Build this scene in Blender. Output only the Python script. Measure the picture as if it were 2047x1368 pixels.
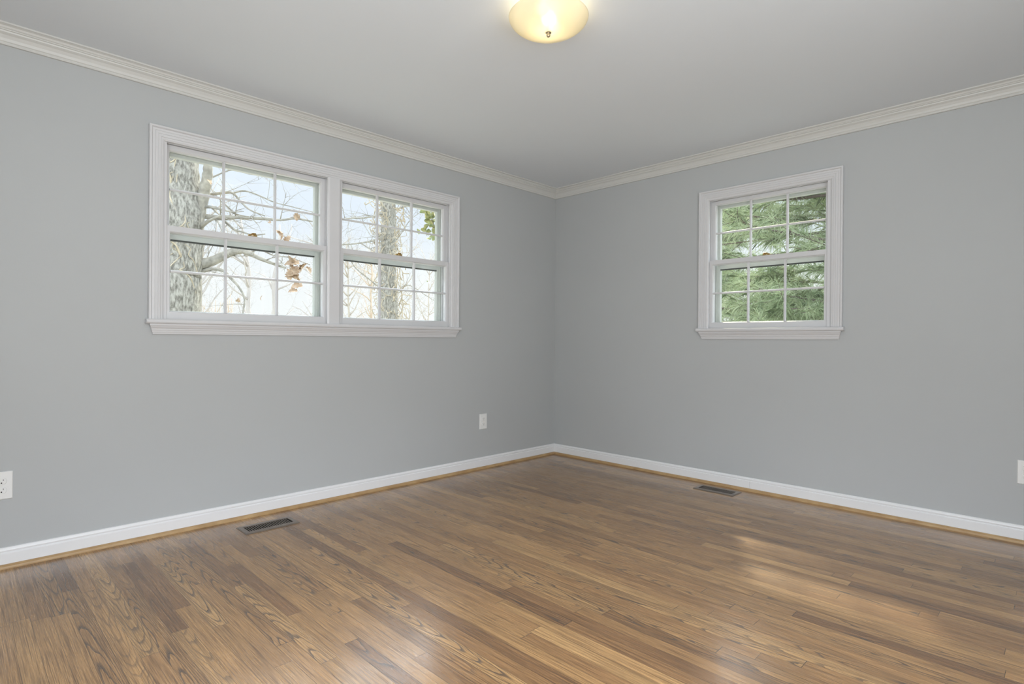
import bpy, bmesh, math, random
import numpy as np
from mathutils import Vector, Matrix

for o in list(bpy.data.objects):
    bpy.data.objects.remove(o)
SC = bpy.context.scene
COL = SC.collection
random.seed(7)
rng = np.random.default_rng(11)

# ------------------------------------------------------------------ camera
CAM = Vector((-3.9992, -3.4262, 1.0435))
YAW, PITCH, ROLL, FPX = 0.7869, -0.0022, 0.0070, 1128.58
fwd = Vector((math.sin(YAW) * math.cos(PITCH), math.cos(YAW) * math.cos(PITCH), math.sin(PITCH)))
r0 = Vector((math.cos(YAW), -math.sin(YAW), 0))
u0 = r0.cross(fwd)
rt = r0 * math.cos(ROLL) + u0 * math.sin(ROLL)
up = u0 * math.cos(ROLL) - r0 * math.sin(ROLL)
cd = bpy.data.cameras.new('camera')
cam = bpy.data.objects.new('camera', cd)
COL.objects.link(cam)
cd.sensor_fit = 'HORIZONTAL'
cd.sensor_width = 36.0
cd.lens = FPX / 2047.0 * 36.0
cd.clip_start = 0.02
cd.clip_end = 500
M = Matrix.Identity(4)
for i in range(3):
    M[i][0], M[i][1], M[i][2], M[i][3] = rt[i], up[i], -fwd[i], CAM[i]
cam.matrix_world = M
SC.camera = cam


def ray(px, py):
    return fwd * FPX + rt * (px - 1023.5) + up * (684 - py)


def at_y(px, py, y):
    d = ray(px, py)
    return CAM + d * ((y - CAM.y) / d.y)


def at_x(px, py, x):
    d = ray(px, py)
    return CAM + d * ((x - CAM.x) / d.x)


# ------------------------------------------------------------------ world, sun, added fill lights
SC.view_settings.view_transform = 'Standard'
SC.view_settings.look = 'None'
SC.view_settings.gamma = 1.0
SC.view_settings.exposure = 0.0
SC.view_settings.use_curve_mapping = False

world = bpy.data.worlds.new('sky')
SC.world = world
world.use_nodes = True
wt = world.node_tree
wt.nodes.clear()
wo = wt.nodes.new('ShaderNodeOutputWorld')
bg = wt.nodes.new('ShaderNodeBackground')
tc = wt.nodes.new('ShaderNodeTexCoord')
sx = wt.nodes.new('ShaderNodeSeparateXYZ')
rp = wt.nodes.new('ShaderNodeValToRGB')
wt.links.new(tc.outputs['Generated'], sx.inputs[0])
wt.links.new(sx.outputs['Z'], rp.inputs[0])
wt.links.new(rp.outputs[0], bg.inputs[0])
wt.links.new(bg.outputs[0], wo.inputs[0])
cr = rp.color_ramp
cr.elements[0].position = 0.0
cr.elements[0].color = (1.10, 1.11, 1.12, 1)
cr.elements[1].position = 0.11
cr.elements[1].color = (1.06, 1.08, 1.12, 1)
for pos, c in ((0.20, (0.92, 0.99, 1.12)), (0.27, (0.92, 1.0, 1.14)), (0.36, (6.6, 7.1, 8.0)), (0.54, (6.6, 7.1, 8.0)), (0.70, (1.6, 1.7, 1.9)), (1.0, (1.1, 1.2, 1.3))):
    e = cr.elements.new(pos)
    e.color = (*c, 1)
bg.inputs[1].default_value = 1.0

sd = bpy.data.lights.new('sun', 'SUN')
sd.energy = 4.8
sd.angle = math.radians(2.4)
sd.color = (1.0, 0.87, 0.62)
sun = bpy.data.objects.new('sun', sd)
COL.objects.link(sun)
sun_dir = Vector((-1.5, -0.82, -1.85))          # the way the light travels
sun.rotation_euler = sun_dir.to_track_quat('-Z', 'Y').to_euler()
sun.location = (6, 4, 8)


def area(name, loc, direction, w, h, energy, color):
    d = bpy.data.lights.new(name, 'AREA')
    d.shape = 'RECTANGLE'
    d.size, d.size_y = w, h
    d.energy = energy
    d.color = color
    o = bpy.data.objects.new(name, d)
    o.location = loc
    o.rotation_euler = Vector(direction).to_track_quat('-Z', 'Z').to_euler()
    COL.objects.link(o)
    return o


# added fill lights, set in unseen openings behind the camera
area('rear_fill_light', (-3.5, -4.42, 1.35), (0, 1, 0.35), 2.2, 1.5, 58, (0.945, 0.975, 1.0))
area('side_fill_light', (-4.87, -3.15, 1.3), (1, 0, 0.35), 1.9, 1.7, 44, (0.945, 0.975, 1.0))

# ------------------------------------------------------------------ materials


def srgb(r, g, b):
    def f(c):
        c /= 255.0
        return c / 12.92 if c <= 0.04045 else ((c + 0.055) / 1.055) ** 2.4
    return (f(r), f(g), f(b), 1)


def new_mat(name):
    m = bpy.data.materials.new(name)
    m.use_nodes = True
    nt = m.node_tree
    b = nt.nodes['Principled BSDF']
    return m, nt, b


def paint(name, col, rough=0.5, var=0.03, scale=6.0, bump=0.0, bscale=300.0, metal=0.0, col2=None, spec=0.5):
    m, nt, b = new_mat(name)
    t = nt.nodes.new('ShaderNodeTexCoord')
    n = nt.nodes.new('ShaderNodeTexNoise')
    n.inputs['Scale'].default_value = scale
    n.inputs['Detail'].default_value = 4
    nt.links.new(t.outputs['Object'], n.inputs['Vector'])
    r = nt.nodes.new('ShaderNodeValToRGB')
    c = col[:3]
    if col2 is None:
        lo = tuple(x * (1 - var) for x in c)
        hi = tuple(min(1, x * (1 + var)) for x in c)
    else:
        lo, hi = c, col2[:3]
    r.color_ramp.elements[0].position = 0.3
    r.color_ramp.elements[1].position = 0.7
    r.color_ramp.elements[0].color = (*lo, 1)
    r.color_ramp.elements[1].color = (*hi, 1)
    nt.links.new(n.outputs['Fac'], r.inputs[0])
    nt.links.new(r.outputs[0], b.inputs['Base Color'])
    b.inputs['Roughness'].default_value = rough
    b.inputs['Metallic'].default_value = metal
    b.inputs['Specular IOR Level'].default_value = spec
    if bump > 0:
        n2 = nt.nodes.new('ShaderNodeTexNoise')
        n2.inputs['Scale'].default_value = bscale
        n2.inputs['Detail'].default_value = 3
        nt.links.new(t.outputs['Object'], n2.inputs['Vector'])
        bp = nt.nodes.new('ShaderNodeBump')
        bp.inputs['Strength'].default_value = bump
        bp.inputs['Distance'].default_value = 0.002
        nt.links.new(n2.outputs['Fac'], bp.inputs['Height'])
        nt.links.new(bp.outputs[0], b.inputs['Normal'])
    return m


MAT = {}
MAT['wall'] = paint('wall_paint', (0.47, 0.485, 0.485), 0.55, 0.012, 1.5, 0.08, 220, spec=0.3)
MAT['ceiling'] = paint('ceiling_paint', (0.755, 0.795, 0.825), 0.8, 0.01, 1.2, 0.05, 200, spec=0.2)
MAT['trim'] = paint('trim_paint', (0.65, 0.65, 0.655), 0.35, 0.015, 3)
MAT['base'] = paint('trim_paint_lit', (0.79, 0.79, 0.79), 0.3, 0.01, 3)  # same paint as the trim, colour lightened to stand for brighter light
MAT['crown'] = paint('crown_paint', (0.62, 0.62, 0.59), 0.4, 0.015, 3)
MAT['storm'] = paint('storm_frame_paint', (0.56, 0.585, 0.55), 0.4, 0.02, 5)
MAT['dark_lip'] = paint('dark_rail_lip', (0.05, 0.055, 0.05), 0.6, 0.1, 5)
MAT['plastic'] = paint('outlet_plastic', (0.80, 0.80, 0.78), 0.3, 0.01, 3)
MAT['dark'] = paint('dark_slot', (0.010, 0.009, 0.008), 0.8, 0.1, 3, spec=0.05)
MAT['oak_trim'] = paint('oak_shoe', (0.36, 0.22, 0.095), 0.4, 0.25, 14, col2=(0.48, 0.32, 0.155))
MAT['vent'] = paint('vent_metal', (0.22, 0.185, 0.155), 0.35, 0.08, 20, metal=0.5)
MAT['brass'] = paint('brass', (0.55, 0.38, 0.16), 0.25, 0.1, 30, metal=1.0)
MAT['finial'] = paint('finial_metal', (0.42, 0.36, 0.25), 0.3, 0.1, 30, metal=0.8)
MAT['white_metal'] = paint('lamp_pan_paint', (0.8, 0.78, 0.72), 0.4, 0.02, 10)
MAT['brick'] = paint('outside_wall', (0.40, 0.30, 0.25), 0.9, 0.1, 8)
MAT['lawn'] = paint('lawn', (0.46, 0.46, 0.40), 0.95, 0.2, 3, col2=(0.58, 0.56, 0.50))
MAT['sun_block'] = paint('sun_block_paint', (0.75, 0.77, 0.74), 0.6, 0.02, 3)
MAT['leaf_dead'] = paint('dead_leaf', (0.26, 0.165, 0.09), 0.7, 0.3, 25, col2=(0.50, 0.38, 0.27))
MAT['leaf_green'] = paint('green_leaf', (0.15, 0.22, 0.09), 0.45, 0.3, 14, col2=(0.42, 0.38, 0.15))
MAT['twig_pale'] = paint('pale_twigs', (0.36, 0.32, 0.27), 0.85, 0.2, 9, col2=(0.48, 0.44, 0.38))
MAT['twig_far'] = paint('distant_twigs', (0.36, 0.335, 0.31), 0.9, 0.15, 1.5, col2=(0.47, 0.44, 0.41))
MAT['twig_red'] = paint('shrub_twigs', (0.44, 0.34, 0.25), 0.9, 0.2, 3, col2=(0.55, 0.47, 0.37))
MAT['ivy'] = paint('ivy_vines', (0.32, 0.27, 0.18), 0.8, 0.2, 12, col2=(0.55, 0.48, 0.36))
MAT['pine_bark'] = paint('pine_bark', (0.13, 0.10, 0.085), 0.9, 0.25, 20, 0.6, 40)


def bark_mat(name, c1, c2):
    m, nt, b = new_mat(name)
    t = nt.nodes.new('ShaderNodeTexCoord')
    mp = nt.nodes.new('ShaderNodeMapping')
    mp.inputs['Scale'].default_value = (1, 1, 0.35)
    nt.links.new(t.outputs['Object'], mp.inputs[0])
    v = nt.nodes.new('ShaderNodeTexNoise')
    v.inputs['Scale'].default_value = 38
    v.inputs['Detail'].default_value = 6
    v.inputs['Roughness'].default_value = 0.7
    nt.links.new(mp.outputs[0], v.inputs['Vector'])
    r = nt.nodes.new('ShaderNodeValToRGB')
    r.color_ramp.elements[0].position = 0.38
    r.color_ramp.elements[1].position = 0.6
    r.color_ramp.elements[0].color = (*c1, 1)
    r.color_ramp.elements[1].color = (*c2, 1)
    nt.links.new(v.outputs['Fac'], r.inputs[0])
    nt.links.new(r.outputs[0], b.inputs['Base Color'])
    bp = nt.nodes.new('ShaderNodeBump')
    bp.inputs['Strength'].default_value = 0.9
    bp.inputs['Distance'].default_value = 0.03
    nt.links.new(v.outputs['Fac'], bp.inputs['Height'])
    nt.links.new(bp.outputs[0], b.inputs['Normal'])
    b.inputs['Roughness'].default_value = 0.9
    return m


MAT['bark'] = bark_mat('grey_bark', (0.13, 0.122, 0.10), (0.45, 0.435, 0.385))
MAT['branch'] = paint('branch_bark', (0.20, 0.19, 0.16), 0.85, 0.25, 18, col2=(0.38, 0.36, 0.31))


def needle_mat():
    m, nt, b = new_mat('pine_needles')
    t = nt.nodes.new('ShaderNodeTexCoord')
    n = nt.nodes.new('ShaderNodeTexNoise')
    n.inputs['Scale'].default_value = 3.5
    nt.links.new(t.outputs['Object'], n.inputs['Vector'])
    r = nt.nodes.new('ShaderNodeValToRGB')
    r.color_ramp.elements[0].position = 0.3
    r.color_ramp.elements[1].position = 0.7
    r.color_ramp.elements[0].color = (0.20, 0.275, 0.14, 1)
    r.color_ramp.elements[1].color = (0.50, 0.57, 0.37, 1)
    nt.links.new(n.outputs['Fac'], r.inputs[0])
    nt.links.new(r.outputs[0], b.inputs['Base Color'])
    b.inputs['Roughness'].default_value = 0.5
    tr = nt.nodes.new('ShaderNodeBsdfTranslucent')
    nt.links.new(r.outputs[0], tr.inputs[0])
    mx = nt.nodes.new('ShaderNodeMixShader')
    mx.inputs[0].default_value = 0.5
    out = nt.nodes['Material Output']
    nt.links.new(b.outputs[0], mx.inputs[1])
    nt.links.new(tr.outputs[0], mx.inputs[2])
    nt.links.new(mx.outputs[0], out.inputs[0])
    return m


MAT['needles'] = needle_mat()


def glass_mat():
    m, nt, b = new_mat('window_glass')
    nt.nodes.remove(b)
    out = nt.nodes['Material Output']
    tr = nt.nodes.new('ShaderNodeBsdfTransparent')
    tr.inputs[0].default_value = (0.985, 0.995, 0.99, 1)
    gl = nt.nodes.new('ShaderNodeBsdfGlossy')
    gl.inputs['Roughness'].default_value = 0.01
    lw = nt.nodes.new('ShaderNodeLayerWeight')
    lw.inputs['Blend'].default_value = 0.5
    pw = nt.nodes.new('ShaderNodeMath')
    pw.operation = 'POWER'
    pw.inputs[1].default_value = 5.0
    nt.links.new(lw.outputs['Facing'], pw.inputs[0])
    fr = nt.nodes.new('ShaderNodeMath')
    fr.operation = 'MULTIPLY_ADD'
    fr.inputs[1].default_value = 0.8
    fr.inputs[2].default_value = 0.025
    nt.links.new(pw.outputs[0], fr.inputs[0])
    mx = nt.nodes.new('ShaderNodeMixShader')
    nt.links.new(fr.outputs[0], mx.inputs[0])
    nt.links.new(tr.outputs[0], mx.inputs[1])
    nt.links.new(gl.outputs[0], mx.inputs[2])
    nt.links.new(mx.outputs[0], out.inputs[0])
    return m


MAT['glass'] = glass_mat()


def bowl_mat():
    m, nt, b = new_mat('alabaster_glass')
    out = nt.nodes['Material Output']
    t = nt.nodes.new('ShaderNodeTexCoord')
    n = nt.nodes.new('ShaderNodeTexNoise')
    n.inputs['Scale'].default_value = 9
    n.inputs['Detail'].default_value = 3
    nt.links.new(t.outputs['Object'], n.inputs['Vector'])
    r = nt.nodes.new('ShaderNodeValToRGB')
    r.color_ramp.elements[0].color = (0.78, 0.74, 0.60, 1)
    r.color_ramp.elements[1].color = (0.86, 0.84, 0.72, 1)
    nt.links.new(n.outputs['Fac'], r.inputs[0])
    nt.links.new(r.outputs[0], b.inputs['Base Color'])
    b.inputs['Roughness'].default_value = 0.08
    tr = nt.nodes.new('ShaderNodeBsdfTranslucent')
    nt.links.new(r.outputs[0], tr.inputs[0])
    mx = nt.nodes.new('ShaderNodeMixShader')
    mx.inputs[0].default_value = 0.38
    nt.links.new(b.outputs[0], mx.inputs[1])
    nt.links.new(tr.outputs[0], mx.inputs[2])
    rf = nt.nodes.new('ShaderNodeBsdfRefraction')
    rf.inputs['IOR'].default_value = 1.05
    rf.inputs['Roughness'].default_value = 0.95
    rf.inputs['Color'].default_value = (1.0, 0.97, 0.88, 1)
    m2 = nt.nodes.new('ShaderNodeMixShader')
    m2.inputs[0].default_value = 0.28
    nt.links.new(mx.outputs[0], m2.inputs[1])
    nt.links.new(rf.outputs[0], m2.inputs[2])
    nt.links.new(m2.outputs[0], out.inputs[0])
    return m


MAT['bowl'] = bowl_mat()


def emit_mat(name, c, s):
    m, nt, b = new_mat(name)
    b.inputs['Base Color'].default_value = (*c, 1)
    b.inputs['Emission Color'].default_value = (*c, 1)
    b.inputs['Emission Strength'].default_value = s
    return m


MAT['bulb'] = emit_mat('lit_bulb', (1.0, 0.86, 0.6), 7.0)


def floor_mat():
    m, nt, b = new_mat('oak_strip_floor')
    N, L = nt.nodes, nt.links

    def val(x, k=None):
        return x
    def math_(op, a, c=None, clamp=False):
        n = N.new('ShaderNodeMath')
        n.operation = op
        n.use_clamp = clamp
        for i, v in enumerate((a, c)):
            if v is None:
                continue
            if isinstance(v, (int, float)):
                n.inputs[i].default_value = v
            else:
                L.new(v, n.inputs[i])
        return n.outputs[0]
    def comb(x, y, z):
        n = N.new('ShaderNodeCombineXYZ')
        for i, v in enumerate((x, y, z)):
            if isinstance(v, (int, float)):
                n.inputs[i].default_value = v
            else:
                L.new(v, n.inputs[i])
        return n.outputs[0]
    def noise(vec, scale, detail=3, rough=0.5, dist=0.0):
        n = N.new('ShaderNodeTexNoise')
        n.inputs['Scale'].default_value = scale
        n.inputs['Detail'].default_value = detail
        n.inputs['Roughness'].default_value = rough
        n.inputs['Distortion'].default_value = dist
        L.new(vec, n.inputs['Vector'])
        return n.outputs['Fac']
    def ramp(f, pts):
        n = N.new('ShaderNodeValToRGB')
        e = n.color_ramp.elements
        e[0].position, e[0].color = pts[0][0], (*pts[0][1], 1)
        e[1].position, e[1].color = pts[1][0], (*pts[1][1], 1)
        for p, c in pts[2:]:
            q = e.new(p)
            q.color = (*c, 1)
        L.new(f, n.inputs[0])
        return n.outputs[0]
    def mix(fac, a, c, mode='MIX'):
        n = N.new('ShaderNodeMix')
        n.data_type = 'RGBA'
        n.blend_type = mode
        if isinstance(fac, (int, float)):
            n.inputs[0].default_value = fac
        else:
            L.new(fac, n.inputs[0])
        for i, v in ((6, a), (7, c)):
            if isinstance(v, tuple):
                n.inputs[i].default_value = (*v, 1)
            else:
                L.new(v, n.inputs[i])
        return n.outputs[2]

    t = N.new('ShaderNodeTexCoord')
    s = N.new('ShaderNodeSeparateXYZ')
    L.new(t.outputs['Object'], s.inputs[0])
    x, y = s.outputs[0], s.outputs[1]
    W = 0.0572
    X = math_('DIVIDE', x, W)
    row = math_('FLOOR', X)
    fx = math_('FRACT', X)
    w1 = N.new('ShaderNodeTexWhiteNoise')
    w1.noise_dimensions = '1D'
    L.new(row, w1.inputs['W'])
    rr = w1.outputs['Value']
    Y = math_('ADD', math_('DIVIDE', y, math_('ADD', math_('MULTIPLY', rr, 0.7), 0.65)), math_('MULTIPLY', rr, 37.0))
    bi = math_('FLOOR', Y)
    fy = math_('FRACT', Y)
    w2 = N.new('ShaderNodeTexWhiteNoise')
    w2.noise_dimensions = '2D'
    L.new(comb(row, bi, 0), w2.inputs['Vector'])
    bid = w2.outputs['Value']
    s2 = N.new('ShaderNodeSeparateColor')
    L.new(w2.outputs['Color'], s2.inputs[0])
    b2, b3 = s2.outputs[1], s2.outputs[2]
    base = ramp(bid, [(0.0, (0.215, 0.112, 0.048)), (1.0, (0.460, 0.280, 0.122)), (0.12, (0.300, 0.165, 0.070)),
                      (0.5, (0.365, 0.208, 0.088)), (0.85, (0.410, 0.240, 0.102))])
    seed = math_('MULTIPLY', bid, 91.0)
    # broad blotches of stain
    bl = noise(comb(math_('MULTIPLY', x, 6.0), math_('MULTIPLY', y, 1.8), seed), 1.0, 3)
    base = mix(1.0, base, ramp(bl, [(0.25, (0.80, 0.78, 0.76)), (0.75, (1.15, 1.14, 1.12))]), 'MULTIPLY')
    # straight pores: very stretched noise
    po = noise(comb(math_('MULTIPLY', x, 400.0), math_('MULTIPLY', y, 5.0), seed), 1.0, 3, 0.6)
    base = mix(1.0, base, ramp(po, [(0.37, (0.50, 0.46, 0.42)), (0.57, (1.16, 1.15, 1.12))]), 'MULTIPLY')
    # cathedral figure: contour lines of a stretched noise field, one per board
    cf = noise(comb(math_('MULTIPLY', x, 14.0), math_('MULTIPLY', y, 1.6), seed), 1.0, 2, 0.45, 0.2)
    wob = noise(comb(math_('MULTIPLY', x, 110.0), math_('MULTIPLY', y, 22.0), seed), 1.0, 2)
    uu = math_('ADD', fx, math_('SUBTRACT', math_('MULTIPLY', math_('SUBTRACT', b3, 0.5), 0.7), 0.5))
    q = math_('MULTIPLY', math_('MULTIPLY', uu, uu), 8.0)
    sgn = math_('SUBTRACT', math_('MULTIPLY', math_('GREATER_THAN', b3, 0.5), 2.0), 1.0)
    yy = math_('MULTIPLY', math_('MULTIPLY', y, sgn), math_('ADD', math_('MULTIPLY', bid, 5.0), 3.5))
    ph = math_('ADD', math_('ADD', q, yy), math_('ADD', math_('MULTIPLY', cf, 6.0), math_('MULTIPLY', wob, 0.34)))
    fr = math_('FRACT', ph)
    line = ramp(fr, [(0.0, (1, 1, 1)), (1.0, (0.0, 0.0, 0.0)), (0.14, (0.80, 0.80, 0.80)), (0.34, (0.06, 0.06, 0.06)), (0.93, (0, 0, 0))])
    lv = N.new('ShaderNodeRGBToBW')
    L.new(line, lv.inputs[0])
    amt = ramp(b2, [(0.45, (0.12, 0.12, 0.12)), (0.85, (0.95, 0.95, 0.95))])
    av = N.new('ShaderNodeRGBToBW')
    L.new(amt, av.inputs[0])
    lf = math_('MULTIPLY', lv.outputs[0], av.outputs[0])
    base = mix(lf, base, (0.075, 0.050, 0.034))
    # seams between boards
    ex = math_('MINIMUM', fx, math_('SUBTRACT', 1.0, fx))
    gx = math_('LESS_THAN', ex, math_('ADD', 0.008, math_('MULTIPLY', math_('POWER', rr, 5.0), 0.025)))
    ey = math_('MINIMUM', fy, math_('SUBTRACT', 1.0, fy))
    gy = math_('LESS_THAN', ey, 0.0011)
    gap = math_('MAXIMUM', gx, gy)
    base = mix(math_('MULTIPLY', gap, 0.8), base, (0.035, 0.022, 0.014))
    L.new(base, b.inputs['Base Color'])
    rg = ramp(po, [(0.3, (0.34, 0.34, 0.34)), (0.7, (0.25, 0.25, 0.25))])
    L.new(rg, b.inputs['Roughness'])
    b.inputs['Specular IOR Level'].default_value = 0.9
    b.inputs['Coat Weight'].default_value = 0.3
    b.inputs['Coat Roughness'].default_value = 0.15
    h = math_('SUBTRACT', math_('SUBTRACT', math_('MULTIPLY', po, 0.12), math_('MULTIPLY', lf, 0.10)), gap)
    # boards are very slightly crowned, each at its own tilt
    h = math_('ADD', h, math_('MULTIPLY', math_('MULTIPLY', fx, math_('SUBTRACT', b3, 0.5)), 0.35))
    bp = N.new('ShaderNodeBump')
    bp.inputs['Strength'].default_value = 0.55
    bp.inputs['Distance'].default_value = 0.0016
    L.new(h, bp.inputs['Height'])
    L.new(bp.outputs[0], b.inputs['Normal'])
    return m


MAT['floor'] = floor_mat()

# ------------------------------------------------------------------ mesh helpers


class MB:
    def __init__(self):
        self.bm = bmesh.new()

    def box(self, a, b):
        x0, x1 = sorted((a[0], b[0]))
        y0, y1 = sorted((a[1], b[1]))
        z0, z1 = sorted((a[2], b[2]))
        v = [self.bm.verts.new(p) for p in ((x0, y0, z0), (x1, y0, z0), (x1, y1, z0), (x0, y1, z0),
                                            (x0, y0, z1), (x1, y0, z1), (x1, y1, z1), (x0, y1, z1))]
        for f in ((0, 3, 2, 1), (4, 5, 6, 7), (0, 1, 5, 4), (1, 2, 6, 5), (2, 3, 7, 6), (3, 0, 4, 7)):
            self.bm.faces.new([v[i] for i in f])

    def loft(self, rings, closed_ring=True, caps=True, closed_path=False):
        R = [[self.bm.verts.new(p) for p in r] for r in rings]
        n = len(R[0])
        m = len(R)
        for i in range(m if closed_path else m - 1):
            A, B = R[i], R[(i + 1) % m]
            for j in range(n if closed_ring else n - 1):
                k = (j + 1) % n
                self.bm.faces.new((A[j], A[k], B[k], B[j]))
        if caps and not closed_path:
            self.bm.faces.new(R[0])
            self.bm.faces.new(R[-1])

    def tube(self, pts, radii, seg=8):
        pts = [Vector(p) for p in pts]
        rings = []
        prev = None
        for i, p in enumerate(pts):
            t = (pts[min(i + 1, len(pts) - 1)] - pts[max(i - 1, 0)]).normalized()
            if prev is None:
                a = t.orthogonal().normalized()
            else:
                a = (prev - t * prev.dot(t))
                a = a.normalized() if a.length > 1e-6 else t.orthogonal().normalized()
            prev = a
            c = t.cross(a)
            r = radii[i]
            rings.append([p + (a * math.cos(q) + c * math.sin(q)) * r for q in [2 * math.pi * k / seg for k in range(seg)]])
        self.loft(rings)

    def lathe(self, prof, c, seg=32, close=False):
        """prof: (r, z) list about the vertical axis at c"""
        rings = []
        for k in range(seg):
            a = 2 * math.pi * k / seg
            rings.append([(c[0] + r * math.cos(a), c[1] + r * math.sin(a), c[2] + z) for r, z in prof])
        self.loft(rings, closed_ring=close, caps=False, closed_path=True)
        bmesh.ops.remove_doubles(self.bm, verts=self.bm.verts, dist=1e-6)

    def build(self, name, m, parent=None, smooth=False, bevel=0.0):
        bm = self.bm
        bmesh.ops.recalc_face_normals(bm, faces=bm.faces)
        if bevel > 0:
            bmesh.ops.bevel(bm, geom=list(bm.edges), offset=bevel, segments=2, affect='EDGES', clamp_overlap=True)
        me = bpy.data.meshes.new(name)
        bm.to_mesh(me)
        bm.free()
        if smooth:
            for p in me.polygons:
                p.use_smooth = True
        me.materials.append(MAT[m] if isinstance(m, str) else m)
        o = bpy.data.objects.new(name, me)
        COL.objects.link(o)
        if parent is not None:
            o.parent = parent
            o.matrix_parent_inverse = Matrix.Identity(4)
            # geometry is authored in world space: shift it into the parent's frame
            loc = parent_origin(parent)
            if loc.length > 0:
                me.transform(Matrix.Translation(-loc))
        return o


def parent_origin(p):
    v = Vector((0, 0, 0))
    while p is not None:
        v += p.location
        p = p.parent
    return v


def tag(o, label=None, cat=None, group=None, kind=None):
    if label:
        o['label'] = label
    if cat:
        o['category'] = cat
    if group:
        o['group'] = group
    if kind:
        o['kind'] = kind
    return o


def empty(name, loc, label=None, cat=None, group=None, kind=None):
    o = bpy.data.objects.new(name, None)
    o.location = loc
    o.empty_display_size = 0.1
    COL.objects.link(o)
    return tag(o, label, cat, group, kind)


# ------------------------------------------------------------------ the room shell
ZC = 2.44
XL, YR = -4.75, -4.30      # side and rear walls behind the camera
T = 0.20

m = MB()
m.box((XL - T, YR - T, -0.15), (T, T, 0))
tag(m.build('floor', 'floor'), 'brown oak strip floor with dark grain figure', 'floor', kind='structure')
m = MB()
m.box((XL - T, YR - T, ZC), (T, T, ZC + 0.12))
tag(m.build('ceiling', 'ceiling'), 'plain pale grey ceiling', 'ceiling', kind='structure')

# windows: opening limits along the wall, head and sill
A0, A1, B0, B1, ZS, ZH = -3.195, -1.232, -2.315, -1.478, 1.12, 2.105


def wall_holes(s0, s1, holes, mp):
    """boxes filling s0..s1 x 0..ZC around holes (s, e, z0, z1); mp(s, d, z) -> world"""
    m = MB()
    cur = s0
    for (a, b, z0, z1) in sorted(holes):
        if a > cur:
            m.box(mp(cur, 0, 0), mp(a, T, ZC))
        if z0 > 0:
            m.box(mp(a, 0, 0), mp(b, T, z0))
        if z1 < ZC:
            m.box(mp(a, 0, z1), mp(b, T, ZC))
        cur = b
    if cur < s1:
        m.box(mp(cur, 0, 0), mp(s1, T, ZC))
    return m


mapA = lambda s, d, z: (s, d, z)
mapB = lambda s, d, z: (d, s, z)
tag(wall_holes(XL, 0, [(A0, A1, ZS, ZH)], mapA).build('wall_left', 'wall'),
    'grey painted wall with the wide double window', 'wall', kind='structure')
tag(wall_holes(YR, T, [(B0, B1, ZS, ZH)], mapB).build('wall_right', 'wall'),
    'grey painted wall with the single window', 'wall', kind='structure')
tag(wall_holes(XL, T, [(-4.6, -2.4, 0.6, 2.1)], lambda s, d, z: (s, YR - d, z)).build('wall_rear', 'wall'),  # opening added for the rear fill light
    'grey painted wall behind the camera with a wide opening', 'wall', kind='structure')
tag(wall_holes(YR - T, T, [(-4.15, -2.15, 0.0, 2.15)], lambda s, d, z: (XL - d, s, z)).build('wall_near', 'wall'),  # opening added for the side fill light
    'grey painted wall beside the camera with a wide opening', 'wall', kind='structure')


def run_profile(m, prof, wall, s0, s1, mitre0=False, mitre1=False):
    """extrude (offset into room, z) profile along a wall; a mitred end is cut at 45 degrees in the corner"""
    rings = []
    for s, mt, sg in ((s0, mitre0, 1), (s1, mitre1, -1)):
        ring = []
        for o, z in prof:
            ss = s + (sg * o if mt else 0)
            ring.append((ss, -o, z) if wall == 'A' else (-o, ss, z))
        rings.append(ring)
    m.loft(rings)


base_prof = [(0, 0), (0.013, 0), (0.013, 0.064), (0.0125, 0.067), (0.0085, 0.070), (0.0085, 0.073), (0.0105, 0.078), (0.0090, 0.084), (0.006, 0.0905), (0.003, 0.0915), (0, 0.0915)]
shoe_prof = [(0.013, 0), (0.031, 0), (0.0305, 0.005), (0.028, 0.011), (0.0235, 0.0155), (0.018, 0.0175), (0.013, 0.018)]
crown_prof = [(0, 2.360), (0.011, 2.360), (0.0135, 2.364), (0.0135, 2.371), (0.017, 2.374), (0.021, 2.385), (0.029, 2.398), (0.040, 2.406),
              (0.0415, 2.412), (0.047, 2.414), (0.047, 2.418), (0.052, 2.421), (0.056, 2.428), (0.064, 2.4315), (0.070, 2.433), (0.070, 2.44), (0, 2.44)]
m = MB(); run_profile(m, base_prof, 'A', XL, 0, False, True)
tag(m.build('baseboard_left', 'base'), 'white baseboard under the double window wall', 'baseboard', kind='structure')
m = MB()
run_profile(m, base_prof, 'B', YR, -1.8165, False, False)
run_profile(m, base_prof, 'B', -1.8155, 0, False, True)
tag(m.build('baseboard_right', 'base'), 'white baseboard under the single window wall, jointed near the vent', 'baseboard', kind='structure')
m = MB(); run_profile(m, crown_prof, 'A', XL, 0, False, True)
tag(m.build('trim_1', 'crown'), 'white crown moulding above the double window', 'crown moulding', kind='structure')
m = MB(); run_profile(m, crown_prof, 'B', YR, 0, False, True)
tag(m.build('trim_2', 'crown'), 'white crown moulding above the single window', 'crown moulding', kind='structure')
m = MB(); run_profile(m, shoe_prof, 'A', XL, 0, False, True)
tag(m.build('trim_3', 'oak_trim', smooth=False), 'tan oak shoe moulding along the double window wall', 'shoe moulding', kind='structure')
m = MB(); run_profile(m, shoe_prof, 'B', YR, 0, False, True)
tag(m.build('trim_4', 'oak_trim', smooth=False), 'tan oak shoe moulding along the single window wall', 'shoe moulding', kind='structure')

# ------------------------------------------------------------------ windows


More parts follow.
